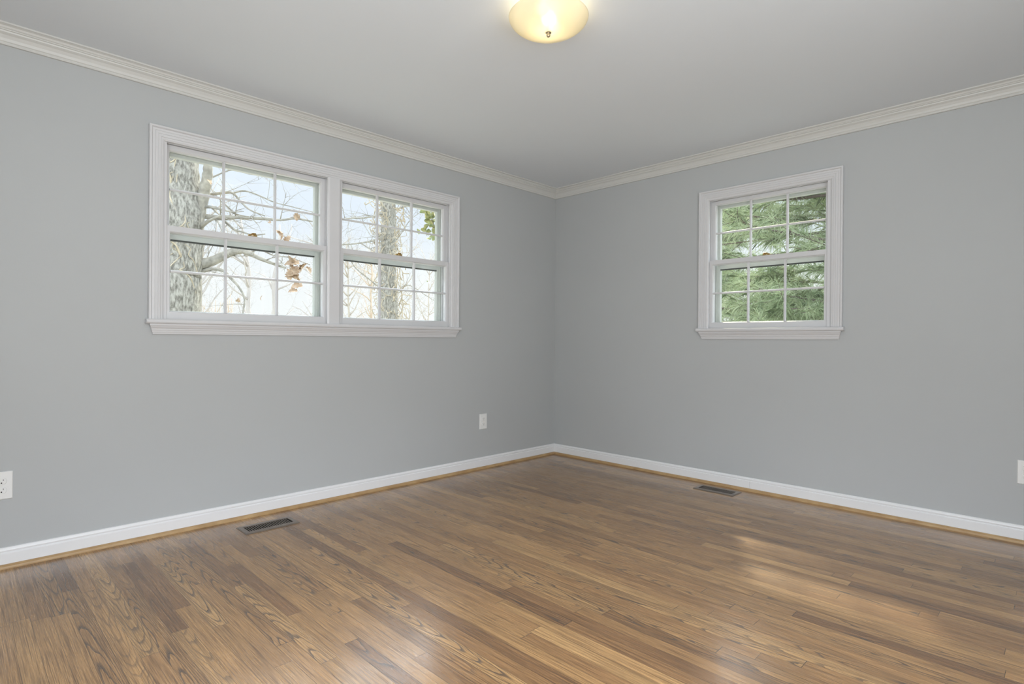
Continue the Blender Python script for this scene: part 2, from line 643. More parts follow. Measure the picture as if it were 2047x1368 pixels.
def frame_sweep(m, mp, s0, s1, z0, z1, prof, closed=True):
    """sweep (u inward from the outer edge, d) round a rectangle; open = left, top, right only"""
    def ring(cs, cz, ds, dz):
        return [mp(cs + ds * u, d, cz + dz * u) for u, d in prof]
    if closed:
        m.loft([ring(s0, z0, 1, 1), ring(s0, z1, 1, -1), ring(s1, z1, -1, -1), ring(s1, z0, -1, 1)], closed_path=True)
    else:
        m.loft([ring(s0, z0, 1, 0), ring(s0, z1, 1, -1), ring(s1, z1, -1, -1), ring(s1, z0, -1, 0)])


def bar(m, mp, p0, p1, half, d0, d1, vertical):
    """muntin: narrow at the room side, wide at the glass"""
    hn = half * 0.5
    pr = [(-hn, d0), (hn, d0), (half, (d0 + d1) / 2), (half * 0.6, d1), (-half * 0.6, d1), (-half, (d0 + d1) / 2)]
    rings = []
    for q in (p0, p1):
        rings.append([mp(q[0] + (w if vertical else 0), d, q[1] + (0 if vertical else w)) for w, d in pr])
    m.loft(rings)


def sash(name, parent, mp, s0, s1, z0, z1, d0, d1, st, rb, rtp, muns, muz):
    """sash with stiles st, bottom rail rb, top rail rtp"""
    m = MB()
    g0, g1, h0, h1 = s0 + st, s1 - st, z0 + rb, z1 - rtp
    bv = 0.006
    dm = d0 + 0.010
    dg = (d0 + d1) / 2
    def ring(i0, i1, j0, j1, d):
        return [mp(i0, d, j0), mp(i0, d, j1), mp(i1, d, j1), mp(i1, d, j0)]
    R = [ring(s0, s1, z0, z1, d0), ring(g0 - bv, g1 + bv, h0 - bv, h1 + bv, d0), ring(g0 - bv * 0.6, g1 + bv * 0.6, h0 - bv * 0.6, h1 + bv * 0.6, d0 + 0.004),
         ring(g0, g1, h0, h1, dm), ring(g0, g1, h0, h1, d1), ring(s0, s1, z0, z1, d1)]
    m.loft(R, closed_path=True)
    for s in muns:
        bar(m, mp, (s, h0), (s, h1), 0.0085, d0 + 0.002, d1 - 0.004, True)
    ss = [g0] + list(muns) + [g1]
    bar(m, mp, (g0, muz), (g1, muz), 0.0075, d0 + 0.003, d1 - 0.005, False)
    o = m.build(name, 'trim', parent)
    g = MB()
    g.box(mp(g0 - 0.003, dg - 0.0015, h0 - 0.003), mp(g1 + 0.003, dg + 0.0015, h1 + 0.003))
    g.build('glass', 'glass', o)
    return o


cas_prof = [(0, 0), (0, -0.026), (0.003, -0.028), (0.010, -0.028), (0.013, -0.024), (0.015, -0.019), (0.026, -0.019), (0.027, -0.0165), (0.029, -0.0165), (0.030, -0.0185),
            (0.040, -0.018), (0.041, -0.0155), (0.043, -0.0155), (0.044, -0.0175), (0.054, -0.0165), (0.056, -0.013), (0.064, -0.012), (0.068, -0.0095), (0.071, -0.0085), (0.071, 0)]


def window(name, label, mp, c0, c1, units, muns_by_unit, locks, mull=None):
    """c0..c1 casing outer edges; units: list of sash limits"""
    w = empty(name, mp((c0 + c1) / 2, 0, 1.145), label, 'window', kind='structure')
    m = MB()
    frame_sweep(m, mp, c0, c1, 1.145, 2.161, cas_prof, False)
    m.build('casing', 'trim', w)
    if mull:
        m = MB()
        a, b = mull
        m.loft([[mp(a, 0, z), mp(a, -0.010, z), mp(a + 0.006, -0.013, z), mp(a + 0.011, -0.016, z), mp(b - 0.011, -0.016, z), mp(b - 0.006, -0.013, z), mp(b, -0.010, z), mp(b, 0, z)] for z in (1.145, 2.092)])
        m.box(mp(a + 0.012, 0, 1.14), mp(b - 0.012, 0.155, 2.105))
        m.build('mullion', 'trim', w)
    # stool with a rounded nose and horns
    m = MB()
    e = 0.012
    sp = [(0.05, 1.121), (-0.036, 1.121), (-0.0405, 1.124), (-0.043, 1.130), (-0.043, 1.136), (-0.0405, 1.142), (-0.036, 1.145), (0.05, 1.145)]
    m.loft([[mp(s, min(d, 0), z) for d, z in sp] for s in (c0 - e, c1 + e)])
    m.build('stool', 'trim', w)
    # apron: crown-like moulding, its ends returned on a slant
    m = MB()
    ap = [(0, 1.121), (-0.030, 1.121), (-0.030, 1.112), (-0.027, 1.109), (-0.024, 1.102), (-0.0185, 1.094), (-0.0185, 1.089), (-0.016, 1.086), (-0.0145, 1.079), (-0.0145, 1.076), (-0.012, 1.074), (-0.011, 1.066), (0, 1.066)]
    rings = []
    for s, sg in ((c0 + 0.022, -1), (c1 - 0.022, 1)):
        rings.append([mp(s + sg * 0.9 * (-d - 0.011) if d < 0 else s + sg * 0.9 * (z - 1.066) * 0.3, d, z) for d, z in ap])
    m.loft(rings)
    m.build('apron', 'trim', w)
    # jamb lining, stops and sloping outer sill
    m = MB()
    j0, j1 = units[0][0] - 0.012, units[-1][1] + 0.012
    m.box(mp(j0 - 0.006, 0.0, 1.12), mp(j0, 0.16, 2.105))
    m.box(mp(j1, 0.0, 1.12), mp(j1 + 0.006, 0.16, 2.105))
    m.box(mp(j0, 0.0, 2.100), mp(j1, 0.16, 2.106))
    m.box(mp(j0, 0.0, 1.121), mp(j1, 0.19, 1.143))
    for a, b in units:
        for s, sg in ((a - 0.012, 1), (b + 0.012, -1)):
            for da, db, t in ((0.0, 0.011, 0.018), (0.0445, 0.0485, 0.017), (0.087, 0.098, 0.022)):
                m.box(mp(s, da, 1.143), mp(s + sg * t, db, 2.100))
        for da, db, t in ((0.0, 0.010, 0.007), (0.020, 0.026, 0.010), (0.034, 0.042, 0.008)):
            m.box(mp(a, da, 2.100 - t), mp(b, db, 2.100))
    m.build('jamb', 'trim', w)
    for (a, b), mu, lk in zip(units, muns_by_unit, locks):
        lo = sash('lower_sash', w, mp, a, b, 1.146, 1.649, 0.013, 0.043, 0.030, 0.045, 0.036, mu, 1.405)
        us = sash('upper_sash', w, mp, a + 0.002, b - 0.002, 1.615, 2.092, 0.050, 0.080, 0.031, 0.036, 0.030, mu, 1.853)
        # brass sash lock on the meeting rail
        m = MB()
        m.box(mp(lk - 0.026, 0.017, 1.649), mp(lk + 0.026, 0.040, 1.653))
        m.box(mp(lk - 0.022, 0.020, 1.653), mp(lk - 0.008, 0.034, 1.661))
        m.box(mp(lk + 0.004, 0.018, 1.653), mp(lk + 0.024, 0.042, 1.663))
        m.tube([mp(lk - 0.012, 0.028, 1.660), mp(lk + 0.004, 0.026, 1.667), mp(lk + 0.020, 0.024, 1.668)], [0.004, 0.005, 0.004])
        m.build('sash_lock', 'brass', lo)
        # storm window outside
        m = MB()
        frame_sweep(m, mp, a - 0.012, b + 0.012, 1.145, 2.100, [(0, 0.105), (0.030, 0.105), (0.032, 0.115), (0.050, 0.117), (0.052, 0.125), (0.052, 0.145), (0, 0.145)], True)
        m.box(mp(a + 0.038, 0.118, 1.592), mp(b - 0.038, 0.140, 1.622))
        st = m.build('storm_window', 'storm', w)
        m = MB()
        m.box(mp(a + 0.040, 0.119, 1.584), mp(b - 0.040, 0.139, 1.592))  # dark strip along the underside of the storm's middle rail
        m.build('rail_dark_strip', 'dark_lip', st)
        g = MB()
        g.box(mp(a + 0.040, 0.131, 1.195), mp(b - 0.040, 0.134, 1.588))
        g.box(mp(a + 0.040, 0.131, 1.620), mp(b - 0.040, 0.134, 2.049))
        g.build('glass', 'glass', st)
    return w


window('window_1', 'wide white double window with two six over six sashes side by side', mapA, -3.257, -1.174,
       [(-3.178, -2.249), (-2.163, -1.246)], [(-2.868, -2.573), (-1.856, -1.566)], [-2.72, -1.70], mull=(-2.262, -2.172))
window('window_2', 'single white sash window with pine needles outside', mapB, -2.389, -1.428,
       [(-2.301, -1.492)], [(-2.029, -1.780)], [-1.905])

# ------------------------------------------------------------------ ceiling lamp
LC = at_y(0, 0, 0)
d = ray(1096.5, 33)
LC = CAM + d * ((2.395 - CAM.z) / d.z)
lamp = empty('ceiling_lamp', (LC.x, LC.y, ZC), 'cream glass bowl ceiling lamp, lit, with a dark finial', 'lamp')
m = MB()
R = 0.166
prof_o = []
for k in range(15):
    a = math.pi / 2 * k / 14
    prof_o.append((R * math.cos(a) ** 0.85 if k < 14 else 0.004, 2.392 - 0.066 * math.sin(a) ** 1.15))
prof = prof_o + [(r * 0.97, z + 0.005) for r, z in reversed(prof_o)]
m.lathe([(r, z) for r, z in prof], (LC.x, LC.y, 0), 64, close=True)
m.build('lamp_shade', 'bowl', lamp, smooth=True)
m = MB()
m.lathe([(0.001, ZC), (0.075, ZC), (0.078, 2.436), (0.074, 2.428), (0.060, 2.425), (0.001, 2.425)], (LC.x, LC.y, 0), 40)
m.build('ceiling_pan', 'white_metal', lamp, smooth=False)
m = MB()
m.tube([(LC.x, LC.y, 2.426), (LC.x, LC.y, 2.322)], [0.0035, 0.0035], 10)
m.build('center_rod', 'finial', lamp)
m = MB()
m.lathe([(0.0005, 2.331), (0.012, 2.3305), (0.0135, 2.328), (0.011, 2.325), (0.006, 2.3235), (0.0075, 2.320), (0.0085, 2.316), (0.007, 2.311), (0.003, 2.308), (0.0005, 2.3075)], (LC.x, LC.y, 0), 24)
m.build('finial', 'finial', lamp, smooth=True)
for sg in (-1, 1):
    bx, by = LC.x + sg * 0.055, LC.y + sg * 0.02
    m = MB()
    m.lathe([(0.0005, 2.425), (0.012, 2.424), (0.012, 2.410), (0.020, 2.402), (0.024, 2.392), (0.021, 2.380), (0.012, 2.372), (0.0005, 2.370)], (bx, by, 0), 20)
    m.build('bulb', 'bulb', lamp, smooth=True)
ld = bpy.data.lights.new('lamp_light', 'POINT')
ld.energy = 0.9
ld.color = (1.0, 0.84, 0.60)
ld.shadow_soft_size = 0.03
lo = bpy.data.objects.new('lamp_light', ld)
lo.location = (LC.x, LC.y, 2.385)
COL.objects.link(lo)

# ------------------------------------------------------------------ wall outlets


def outlet(label, mp, s, z):
    e = empty('wall_outlet', mp(s, 0, z), label, 'outlet')
    w, h, t = 0.039, 0.0625, 0.006
    m = MB()
    def rr(hw, hh, r, d):
        pts = []
        for cx, cz, a0 in ((hw - r, hh - r, 0), (-hw + r, hh - r, 90), (-hw + r, -hh + r, 180), (hw - r, -hh + r, 270)):
            for k in range(4):
                a = math.radians(a0 + 30 * k)
                pts.append(mp(s + cx + r * math.cos(a), d, z + cz + r * math.sin(a)))
        return pts
    m.loft([rr(w, h, 0.003, 0), rr(w, h, 0.003, -0.003), rr(w - 0.003, h - 0.003, 0.003, -t)])
    m.build('cover_plate', 'plastic', e)
    for sg in (-1, 1):
        cz = z + sg * 0.0205
        m = MB()
        def oval(k, d):
            pts = []
            for i in range(28):
                a = 2 * math.pi * i / 28
                pts.append(mp(s + k * 0.0175 * math.cos(a), d, cz + k * max(-0.0142, min(0.0142, 0.0175 * math.sin(a)))))
            return pts
        m.loft([oval(1.08, -t), oval(1.05, -t - 0.0002), oval(1.0, -t - 0.0022), oval(0.95, -t - 0.003)])
        r = m.build('receptacle', 'plastic', e)
        m = MB()
        m.box(mp(s - 0.0075, -t - 0.0029, cz + 0.0005), mp(s - 0.0055, -t - 0.0033, cz + 0.0095))
        m.box(mp(s + 0.0055, -t - 0.0029, cz + 0.0015), mp(s + 0.0073, -t - 0.0033, cz + 0.0085))
        pts = [(0.0028 * math.cos(a), 0.0028 * math.sin(a)) for a in [math.pi * 2 * i / 14 for i in range(14)]]
        m.loft([[mp(s + x, dd, cz - 0.0075 + max(-0.0022, y)) for x, y in pts] for dd in (-t - 0.0029, -t - 0.0033)])
        m.build('slots', 'dark', r)
    m = MB()
    pts = [(0.003 * math.cos(a), 0.003 * math.sin(a)) for a in [math.pi * 2 * i / 14 for i in range(14)]]
    m.loft([[mp(s + x, dd, z + y) for x, y in pts] for dd in (-t, -t - 0.0012)])
    m.build('screw', 'white_metal', e)
    return e


outlet('white duplex wall outlet below the double window, near the room corner', mapA, -0.892, 0.382)
outlet('white wall outlet cut by the left edge of the photo', mapA, -3.820, 0.373)
outlet('white wall outlet cut by the right edge of the photo', mapB, -3.254, 0.371)

# ------------------------------------------------------------------ floor vents


def vent(label, x0, x1, y0, y1, long_axis):
    e = empty('floor_vent', ((x0 + x1) / 2, (y0 + y1) / 2, 0), label, 'vent')
    if long_axis == 'x':
        mp = lambda a, b, z: (a, b, z)
        a0, a1, b0, b1 = x0, x1, y0, y1
    else:
        mp = lambda a, b, z: (b, a, z)
        a0, a1, b0, b1 = y0, y1, x0, x1
    ia, ib = 0.026, 0.030
    m = MB()
    def ring(k, z):
        return [mp(a0 + k[0], b0 + k[1], z), mp(a1 - k[0], b0 + k[1], z), mp(a1 - k[0], b1 - k[1], z), mp(a0 + k[0], b1 - k[1], z)]
    m.loft([ring((0, 0), 0.0), ring((0, 0), 0.002), ring((0.006, 0.006), 0.006), ring((ia, ib), 0.0065), ring((ia, ib), 0.001)], closed_path=False, caps=False)
    m.build('frame', 'vent', e)
    m = MB()
    m.box(mp(a0 + ia - 0.001, b0 + ib - 0.001, 0.0006), mp(a1 - ia + 0.001, b1 - ib + 0.001, 0.0014))  # near-black plate standing in for the shade below the louvers
    m.build('recess_shade', 'dark', e)
    m = MB()
    n = 20
    step = (a1 - a0 - 2 * ia) / n
    for k in range(1, n):
        a = a0 + ia + k * step
        m.box(mp(a - 0.0019, b0 + ib, 0.0014), mp(a + 0.0019, b1 - ib, 0.0042))
    mid = (b0 + b1) / 2
    m.build('louvers', 'vent', e)
    return e


vent('brown metal floor register below the double window', -2.868, -2.573, -0.316, -0.166, 'x')
vent('brown metal floor register below the single window, beside the shoe moulding', -0.240, -0.098, -1.796, -1.506, 'y')

# ------------------------------------------------------------------ outside: ground and an eave added against the sun
GZ = -0.6
m = MB()
m.box((-60, T + 0.02, GZ - 0.3), (60, 80, GZ))
m.box((T + 0.02, -60, GZ - 0.3), (60, T + 0.02, GZ))
tag(m.build('ground', 'lawn'), 'pale winter lawn outside the windows', 'ground', kind='structure')
m = MB()
m.box((XL - 1, T, 2.46), (T + 0.3, 0.95, 2.52))  # unseen slab added to keep direct sun out of the double window
m.box((XL - 1, 0.93, 2.44), (T + 0.3, 0.96, 2.60))
tag(m.build('sun_block_eave', 'sun_block'), 'added unseen eave that blocks sun from the double window', 'eave', kind='structure')

# ------------------------------------------------------------------ outside: trees


def wander(p0, p1, n, amp):
    p0, p1 = Vector(p0), Vector(p1)
    out = []
    for i in range(n + 1):
        t = i / n
        p = p0.lerp(p1, t)
        if 0 < i < n:
            p = p + Vector((random.uniform(-1, 1), random.uniform(-1, 1), random.uniform(-1, 1))) * amp
        out.append(p)
    return out


def smooth_pts(pts, k=4):
    """Catmull-Rom through points"""
    P = [Vector(p) for p in pts]
    P = [P[0] * 2 - P[1]] + P + [P[-1] * 2 - P[-2]]
    out = []
    for i in range(1, len(P) - 2):
        for j in range(k):
            t = j / k
            a, b, c, d_ = P[i - 1], P[i], P[i + 1], P[i + 2]
            out.append(0.5 * ((2 * b) + (c - a) * t + (2 * a - 5 * b + 4 * c - d_) * t * t + (3 * b - a - 3 * c + d_) * t ** 3))
    out.append(P[-2])
    return out


def limb(m, pts, r0_, r1_, seg=8, k=4, knob=0.12):
    sp = smooth_pts(pts, k)
    n = len(sp)
    m.tube(sp, [(r0_ + (r1_ - r0_) * (i / (n - 1))) * random.uniform(1 - knob, 1 + knob) for i in range(n)], seg)
    return sp


def grow_twigs(m, pts, count, length, r, depth=1, seg=4, spread=0.9, bias=Vector((0, 0, 0.25))):
    for _ in range(count):
        i = random.randrange(max(1, len(pts) // 5), len(pts) - 1)
        p = pts[i]
        t = (pts[i + 1] - pts[i]).normalized()
        dv = Vector((random.gauss(0, 1), random.gauss(0, 1), random.gauss(0, 1))).normalized()
        dv = (t * (1 - spread * 0.5) + dv * spread + bias).normalized()
        l = length * random.uniform(0.5, 1.3)
        q = [p]
        for s in range(4):
            dv = (dv + Vector((random.gauss(0, 0.22), random.gauss(0, 0.22), random.gauss(0, 0.22)))).normalized()
            q.append(q[-1] + dv * l / 4)
        m.tube(q, [r * (1 - 0.8 * s / 4) for s in range(5)], seg)
        if depth > 0:
            grow_twigs(m, q, 3, length * 0.55, r * 0.55, depth - 1, 3, spread, bias)


def pts_y(lst, y):
    return [at_y(px, py, y + (random.uniform(-0.05, 0.05))) for px, py in lst]


# --- the big grey tree just outside the left half of the double window
YB = 4.2
tb = at_y(326, 720, YB)
oak = empty('bare_tree', (tb.x, tb.y, GZ), 'large bare tree with thick grey trunk at the left side of the double window', 'tree')
m = MB()
tr_px = [(352, 640), (340, 590), (344, 540), (349, 490), (351, 440), (346, 380), (343, 320), (340, 250), (332, 160), (330, 60)]
tp = [Vector((tb.x + 0.05, YB, GZ))] + [at_y(px, py, YB) for px, py in tr_px[1:]]
tp[1].z = max(tp[1].z, GZ + 0.5)
trunk = limb(m, tp, 0.345, 0.25, 18, 4, 0.04)
m.build('trunk', 'bark', oak, smooth=True)


def oak_branch(px, r0_, r1_, y0=None, twigs=0, tl=0.5, y1=None):
    m = MB()
    n = len(px)
    ys = [YB + ((y1 if y1 is not None else -0.6) * i / (n - 1)) for i in range(n)]
    p = [at_y(a, b, ys[i]) for i, (a, b) in enumerate(px)]
    sp = limb(m, p, r0_, r1_, 8, 4)
    if twigs:
        grow_twigs(m, sp, twigs, tl, r1_ * 0.7, 1)
    m.build('branch', 'branch', oak, smooth=True)
    return sp


oak_branch([(372, 470), (392, 440), (403, 405), (409, 378), (415, 350), (416, 322), (421, 270), (440, 200)], 0.085, 0.036, twigs=3)
oak_branch([(362, 545), (395, 531), (425, 522), (450, 510), (472, 502), (490, 503), (515, 515), (545, 527), (572, 536)], 0.072, 0.012, twigs=5)
oak_branch([(372, 432), (400, 432), (440, 434), (480, 435), (520, 437), (560, 440), (590, 437), (625, 443)], 0.030, 0.010, twigs=8, tl=0.45)
oak_branch([(375, 468), (398, 456), (412, 445), (428, 437), (445, 430)], 0.032, 0.012, twigs=2)
oak_branch([(405, 395), (424, 389), (445, 386), (465, 386), (480, 402), (500, 420), (530, 432)], 0.022, 0.007, twigs=5)
oak_branch([(440, 436), (455, 448), (470, 460), (485, 464), (505, 470), (530, 468)], 0.017, 0.007, twigs=4)
oak_branch([(465, 386), (490, 382), (520, 392), (550, 405), (590, 415), (640, 428)], 0.011, 0.005, twigs=7)
oak_branch([(415, 360), (435, 350), (465, 340), (510, 350), (560, 345), (640, 380)], 0.010, 0.004, twigs=5)
oak_branch([(365, 560), (398, 545), (425, 538), (447, 542), (460, 555), (478, 575), (489, 600), (482, 640)], 0.026, 0.008, twigs=4)
oak_branch([(500, 505), (520, 500), (550, 512), (580, 515), (620, 530)], 0.010, 0.005, twigs=6)
# vines clinging to the trunk
m = MB()
for k in range(46):
    i = random.randrange(4, len(trunk) - 6)
    a = random.uniform(0, 6.28)
    q = []
    for s in range(6):
        c = trunk[min(i + s, len(trunk) - 1)]
        rr = 0.335 - 0.09 * (i + s) / len(trunk)
        a += random.uniform(-0.35, 0.35)
        q.append(c + Vector((math.cos(a) * rr, math.sin(a) * rr, random.uniform(-0.03, 0.03))))
    limb(m, q, random.uniform(0.006, 0.014), 0.004, 5, 3)
m.build('vines', 'ivy', oak, smooth=True)


def leaf(m, c, size, lobed=True):
    """a curled leaf with a lobed outline around c"""
    rot = Matrix.Rotation(random.uniform(0, 6.28), 3, 'Z') @ Matrix.Rotation(random.uniform(-1.3, 1.3), 3, 'X') @ Matrix.Rotation(random.uniform(-1.0, 1.0), 3, 'Y')
    n = 9
    L_, R_, C_ = [], [], []
    curl = random.uniform(0.25, 0.8)
    for i in range(n):
        t = i / (n - 1)
        w = 0.36 * math.sin(math.pi * min(1, t * 0.93 + 0.05)) ** 0.8
        if lobed:
            w *= 1.0 + 0.38 * math.sin(i * math.pi - 0.4) * (1 if i % 2 else -1) * (-1 if i % 2 else 1) * 0.0 + (0.35 if i % 2 else -0.25)
        yy = t - 0.5
        z = -curl * (yy * yy) * 0.9
        C_.append(Vector((0, yy, z)))
        L_.append(Vector((-w, yy + (0.06 if i % 2 else 0), z + curl * w * 0.6)))
        R_.append(Vector((w, yy + (0.06 if i % 2 else 0), z + curl * w * 0.5)))
    vs = {}
    for nm, lst in (('l', L_), ('c', C_), ('r', R_)):
        vs[nm] = [m.bm.verts.new(Vector(c) + rot @ (p * size)) for p in lst]
    for i in range(n - 1):
        m.bm.faces.new((vs['l'][i], vs['c'][i], vs['c'][i + 1], vs['l'][i + 1]))
        m.bm.faces.new((vs['c'][i], vs['r'][i], vs['r'][i + 1], vs['c'][i + 1]))


for px, py, sz, n in ((578, 523, 0.19, 2), (590, 540, 0.20, 2), (606, 535, 0.15, 2), (575, 552, 0.13, 1), (592, 560, 0.09, 1), (596, 574, 0.15, 1), (586, 577, 0.12, 1),
                      (562, 470, 0.13, 2), (571, 478, 0.12, 1), (592, 438, 0.10, 2), (622, 542, 0.10, 1), (541, 440, 0.06, 1), (520, 600, 0.06, 1), (478, 604, 0.07, 1), (414, 362, 0.07, 1)):  # last entry: small brown spot on the upper branch
    for _ in range(n):
        m = MB()
        leaf(m, at_y(px + random.uniform(-5, 5), py + random.uniform(-5, 5), YB - 0.55), sz)
        m.build('dead_leaf', 'leaf_dead', oak)


# --- the vine-wrapped tree seen through the right half
YV = 7.5
vb = at_y(785, 700, YV)
vine = empty('ivy_covered_tree', (vb.x, vb.y, GZ), 'tree trunk wrapped in pale tangled vines, behind the right half of the double window', 'tree')
m = MB()
p = [Vector((vb.x, YV, GZ))] + [at_y(a, b, YV) for a, b in ((779, 640), (775, 560), (777, 480), (776, 400), (772, 320), (770, 200))]
vt = limb(m, p, 0.22, 0.14, 12, 4, 0.05)
m.build('trunk', 'bark', vine, smooth=True)
m = MB()
for k in range(330):
    i = random.randrange(1, len(vt) - 1)
    a = random.uniform(0, 6.28)
    rr = random.uniform(0.2, 0.34)
    q = [vt[i] + Vector((math.cos(a) * rr, math.sin(a) * rr, random.uniform(-0.2, 0.2)))]
    for s in range(4):
        q.append(q[-1] + Vector((random.uniform(-0.12, 0.12), random.uniform(-0.12, 0.12), random.uniform(-0.16, 0.2))))
    m.tube(smooth_pts(q, 2), [random.uniform(0.004, 0.011)] * (len(q) * 2 - 1), 4)
m.build('vines', 'ivy', vine, smooth=True)
for px, r in (([(772, 425), (745, 433), (715, 436), (680, 438), (640, 446)], 0.022), ([(772, 425), (800, 416), (822, 410), (860, 402)], 0.022),
              ([(785, 462), (765, 473), (745, 481), (720, 486), (680, 489), (640, 484)], 0.028), ([(720, 486), (735, 495), (748, 503), (770, 512)], 0.016),
              ([(775, 500), (800, 470), (820, 440), (840, 425)], 0.014), ([(776, 590), (740, 560), (710, 535), (690, 500)], 0.016), ([(776, 610), (810, 570), (850, 590), (880, 610)], 0.014)):
    m = MB()
    pp = [at_y(a, b, YV - 0.7 * i / len(px)) for i, (a, b) in enumerate(px)]
    sp = limb(m, pp, r, r * 0.4, 7, 4)
    grow_twigs(m, sp, 9, 0.7, r * 0.32, 1, bias=Vector((0, 0, 0.1)))
    m.build('branch', 'branch', vine, smooth=True)


# --- bare saplings, trees and a shrub farther off
def bare_tree(name, label, px, y, height, r, nlimb, mat, tw=7, lean=0.0, wire=0.004, group=None, low=0.18, stems=1):
    b = at_y(px, 690, y)
    e = empty(name, (b.x, b.y, GZ), label, 'tree', group)
    m = MB()
    ax = None
    trs = []
    for s in range(stems):
        ln = lean + (0 if stems == 1 else (s - (stems - 1) / 2) * 0.22)
        top = Vector((b.x + ln * height, b.y + random.uniform(-0.3, 0.3), GZ + height))
        q = wander((b.x + (s - (stems - 1) / 2) * r, b.y, GZ), top, 6, height * 0.018)
        trs.append(limb(m, q, r, r * 0.25, 7, 3))
    m.build('trunk', mat, e, smooth=True)
    tw_m = MB()
    for k in range(nlimb):
        tr = random.choice(trs)
        i = random.randrange(max(1, int(len(tr) * low)), len(tr) - 1)
        a = random.uniform(0, 6.28)
        l = height * random.uniform(0.16, 0.34)
        dv = Vector((math.cos(a), math.sin(a) * 0.7, random.uniform(0.35, 1.1))).normalized()
        q = [tr[i]]
        for s in range(5):
            dv = (dv + Vector((random.gauss(0, 0.16), random.gauss(0, 0.16), random.gauss(0.02, 0.14)))).normalized()
            q.append(q[-1] + dv * l / 5)
        tw_m.tube(q, [r * 0.34 * (1 - 0.75 * s / 5) for s in range(6)], 5)
        grow_twigs(tw_m, q, tw, l * 0.5, wire, 1, bias=Vector((0, 0, 0.2)))
    o = tw_m.build('branches', mat, e, smooth=True)
    return e


bare_tree('bare_sapling', 'pale forked bare tree between the trunk and the dead leaves, left half of double window', 522, 13, 5.0, 0.10, 20, 'twig_far', lean=0.0, stems=2)
bare_tree('bare_sapling', 'pale bare tree just right of the big grey trunk, farther off', 400, 11, 5.0, 0.09, 20, 'twig_far')
bare_tree('bare_sapling', 'pale bare tree behind the centre mullion of the double window', 655, 12.2, 4.6, 0.09, 20, 'twig_far')
bare_tree('bare_sapling', 'slim leaning bare sapling just left of the vine wrapped tree', 712, 10.3, 4.2, 0.05, 16, 'twig_pale', lean=-0.10)
bare_tree('bare_sapling', 'slim upright bare sapling just right of the vine wrapped tree', 802, 9.7, 4.0, 0.038, 14, 'twig_pale', lean=0.04)
bare_tree('bare_sapling', 'thin bare sapling leaning right, near the right jamb of the double window', 846, 11.6, 4.5, 0.04, 16, 'twig_pale', lean=0.10)
bare_tree('bare_sapling', 'reddish bare sapling low in the lower sash, left of the vine wrapped tree', 735, 13, 4.6, 0.06, 20, 'twig_red', low=0.1)
bare_tree('bare_sapling', 'pale bare tree whose twigs show low at the far right edge of the double window', 930, 8.6, 4.4, 0.08, 22, 'twig_far', low=0.1)

b = at_y(425, 690, 7.0)
sh = empty('twiggy_shrub', (b.x, b.y, GZ), 'beige twiggy shrub low beside the big grey trunk', 'shrub')
m = MB()
for k in range(26):
    a = random.uniform(0, 6.28)
    q = [Vector((b.x, b.y, GZ)), Vector((b.x + math.cos(a) * 0.15, b.y + math.sin(a) * 0.15, GZ + 1.0)), Vector((b.x + math.cos(a) * random.uniform(0.2, 0.55), b.y + math.sin(a) * 0.5, GZ + random.uniform(1.8, 2.5)))]
    sp = limb(m, q, 0.012, 0.004, 5, 4)
    grow_twigs(m, sp, 7, 0.42, 0.0045, 1)
m.build('stems', 'twig_red', sh, smooth=True)

# --- evergreen with yellow-green leaves reaching in at upper right of the double window
b = at_y(905, 690, 5.0)
ev = empty('evergreen_shrub', (b.x, b.y, GZ), 'evergreen with yellow green leaves at the upper right of the double window', 'shrub')
m = MB()
ct = at_y(880, 440, 5.0)
sp = limb(m, [(b.x, b.y, GZ), (b.x + 0.1, b.y, 1.0), (b.x, b.y, 2.2), (ct.x, ct.y, ct.z + 0.3)], 0.04, 0.012, 7, 5)
sp2 = limb(m, [at_y(884, 470, 5.0), at_y(868, 450, 4.95), at_y(858, 430, 4.9), at_y(850, 418, 4.9)], 0.010, 0.004, 6, 4)
sp3 = limb(m, [at_y(886, 480, 5.0), at_y(868, 470, 5.0), at_y(848, 462, 5.0)], 0.009, 0.004, 6, 4)
sp4 = limb(m, [at_y(884, 470, 5.0), at_y(896, 455, 5.0), at_y(900, 430, 5.0)], 0.009, 0.004, 6, 4)
m.build('stem', 'branch', ev, smooth=True)
m = MB()
for pl in (sp2, sp3, sp4, sp2):
    for q in pl:
        for _ in range(2):
            leaf(m, q + Vector((random.gauss(0, .05), random.gauss(0, .05), random.gauss(0, .05))), random.uniform(0.09, 0.15), False)
for q in sp[8:]:
    for _ in range(14):
        leaf(m, q + Vector((random.gauss(0.15, .16), random.gauss(0, .2), random.gauss(0, .14))), random.uniform(0.09, 0.15), False)
m.build('leaves', 'leaf_green', ev)

# --- the pines outside the single window
def floor_hit(px, py):
    d = ray(px, py)
    return CAM + d * (-CAM.z / d.z)


SD = sun_dir.normalized()
GAPS = [(floor_hit(a, b), r) for a, b, r in ((1330, 1140, 0.07), (1430, 1150, 0.09), (1510, 1165, 0.10), (1570, 1195, 0.09), (1640, 1208, 0.13), (1800, 1242, 0.10), (1870, 1260, 0.13), (1960, 1285, 0.12), (2040, 1250, 0.10), (2060, 1320, 0.12))]


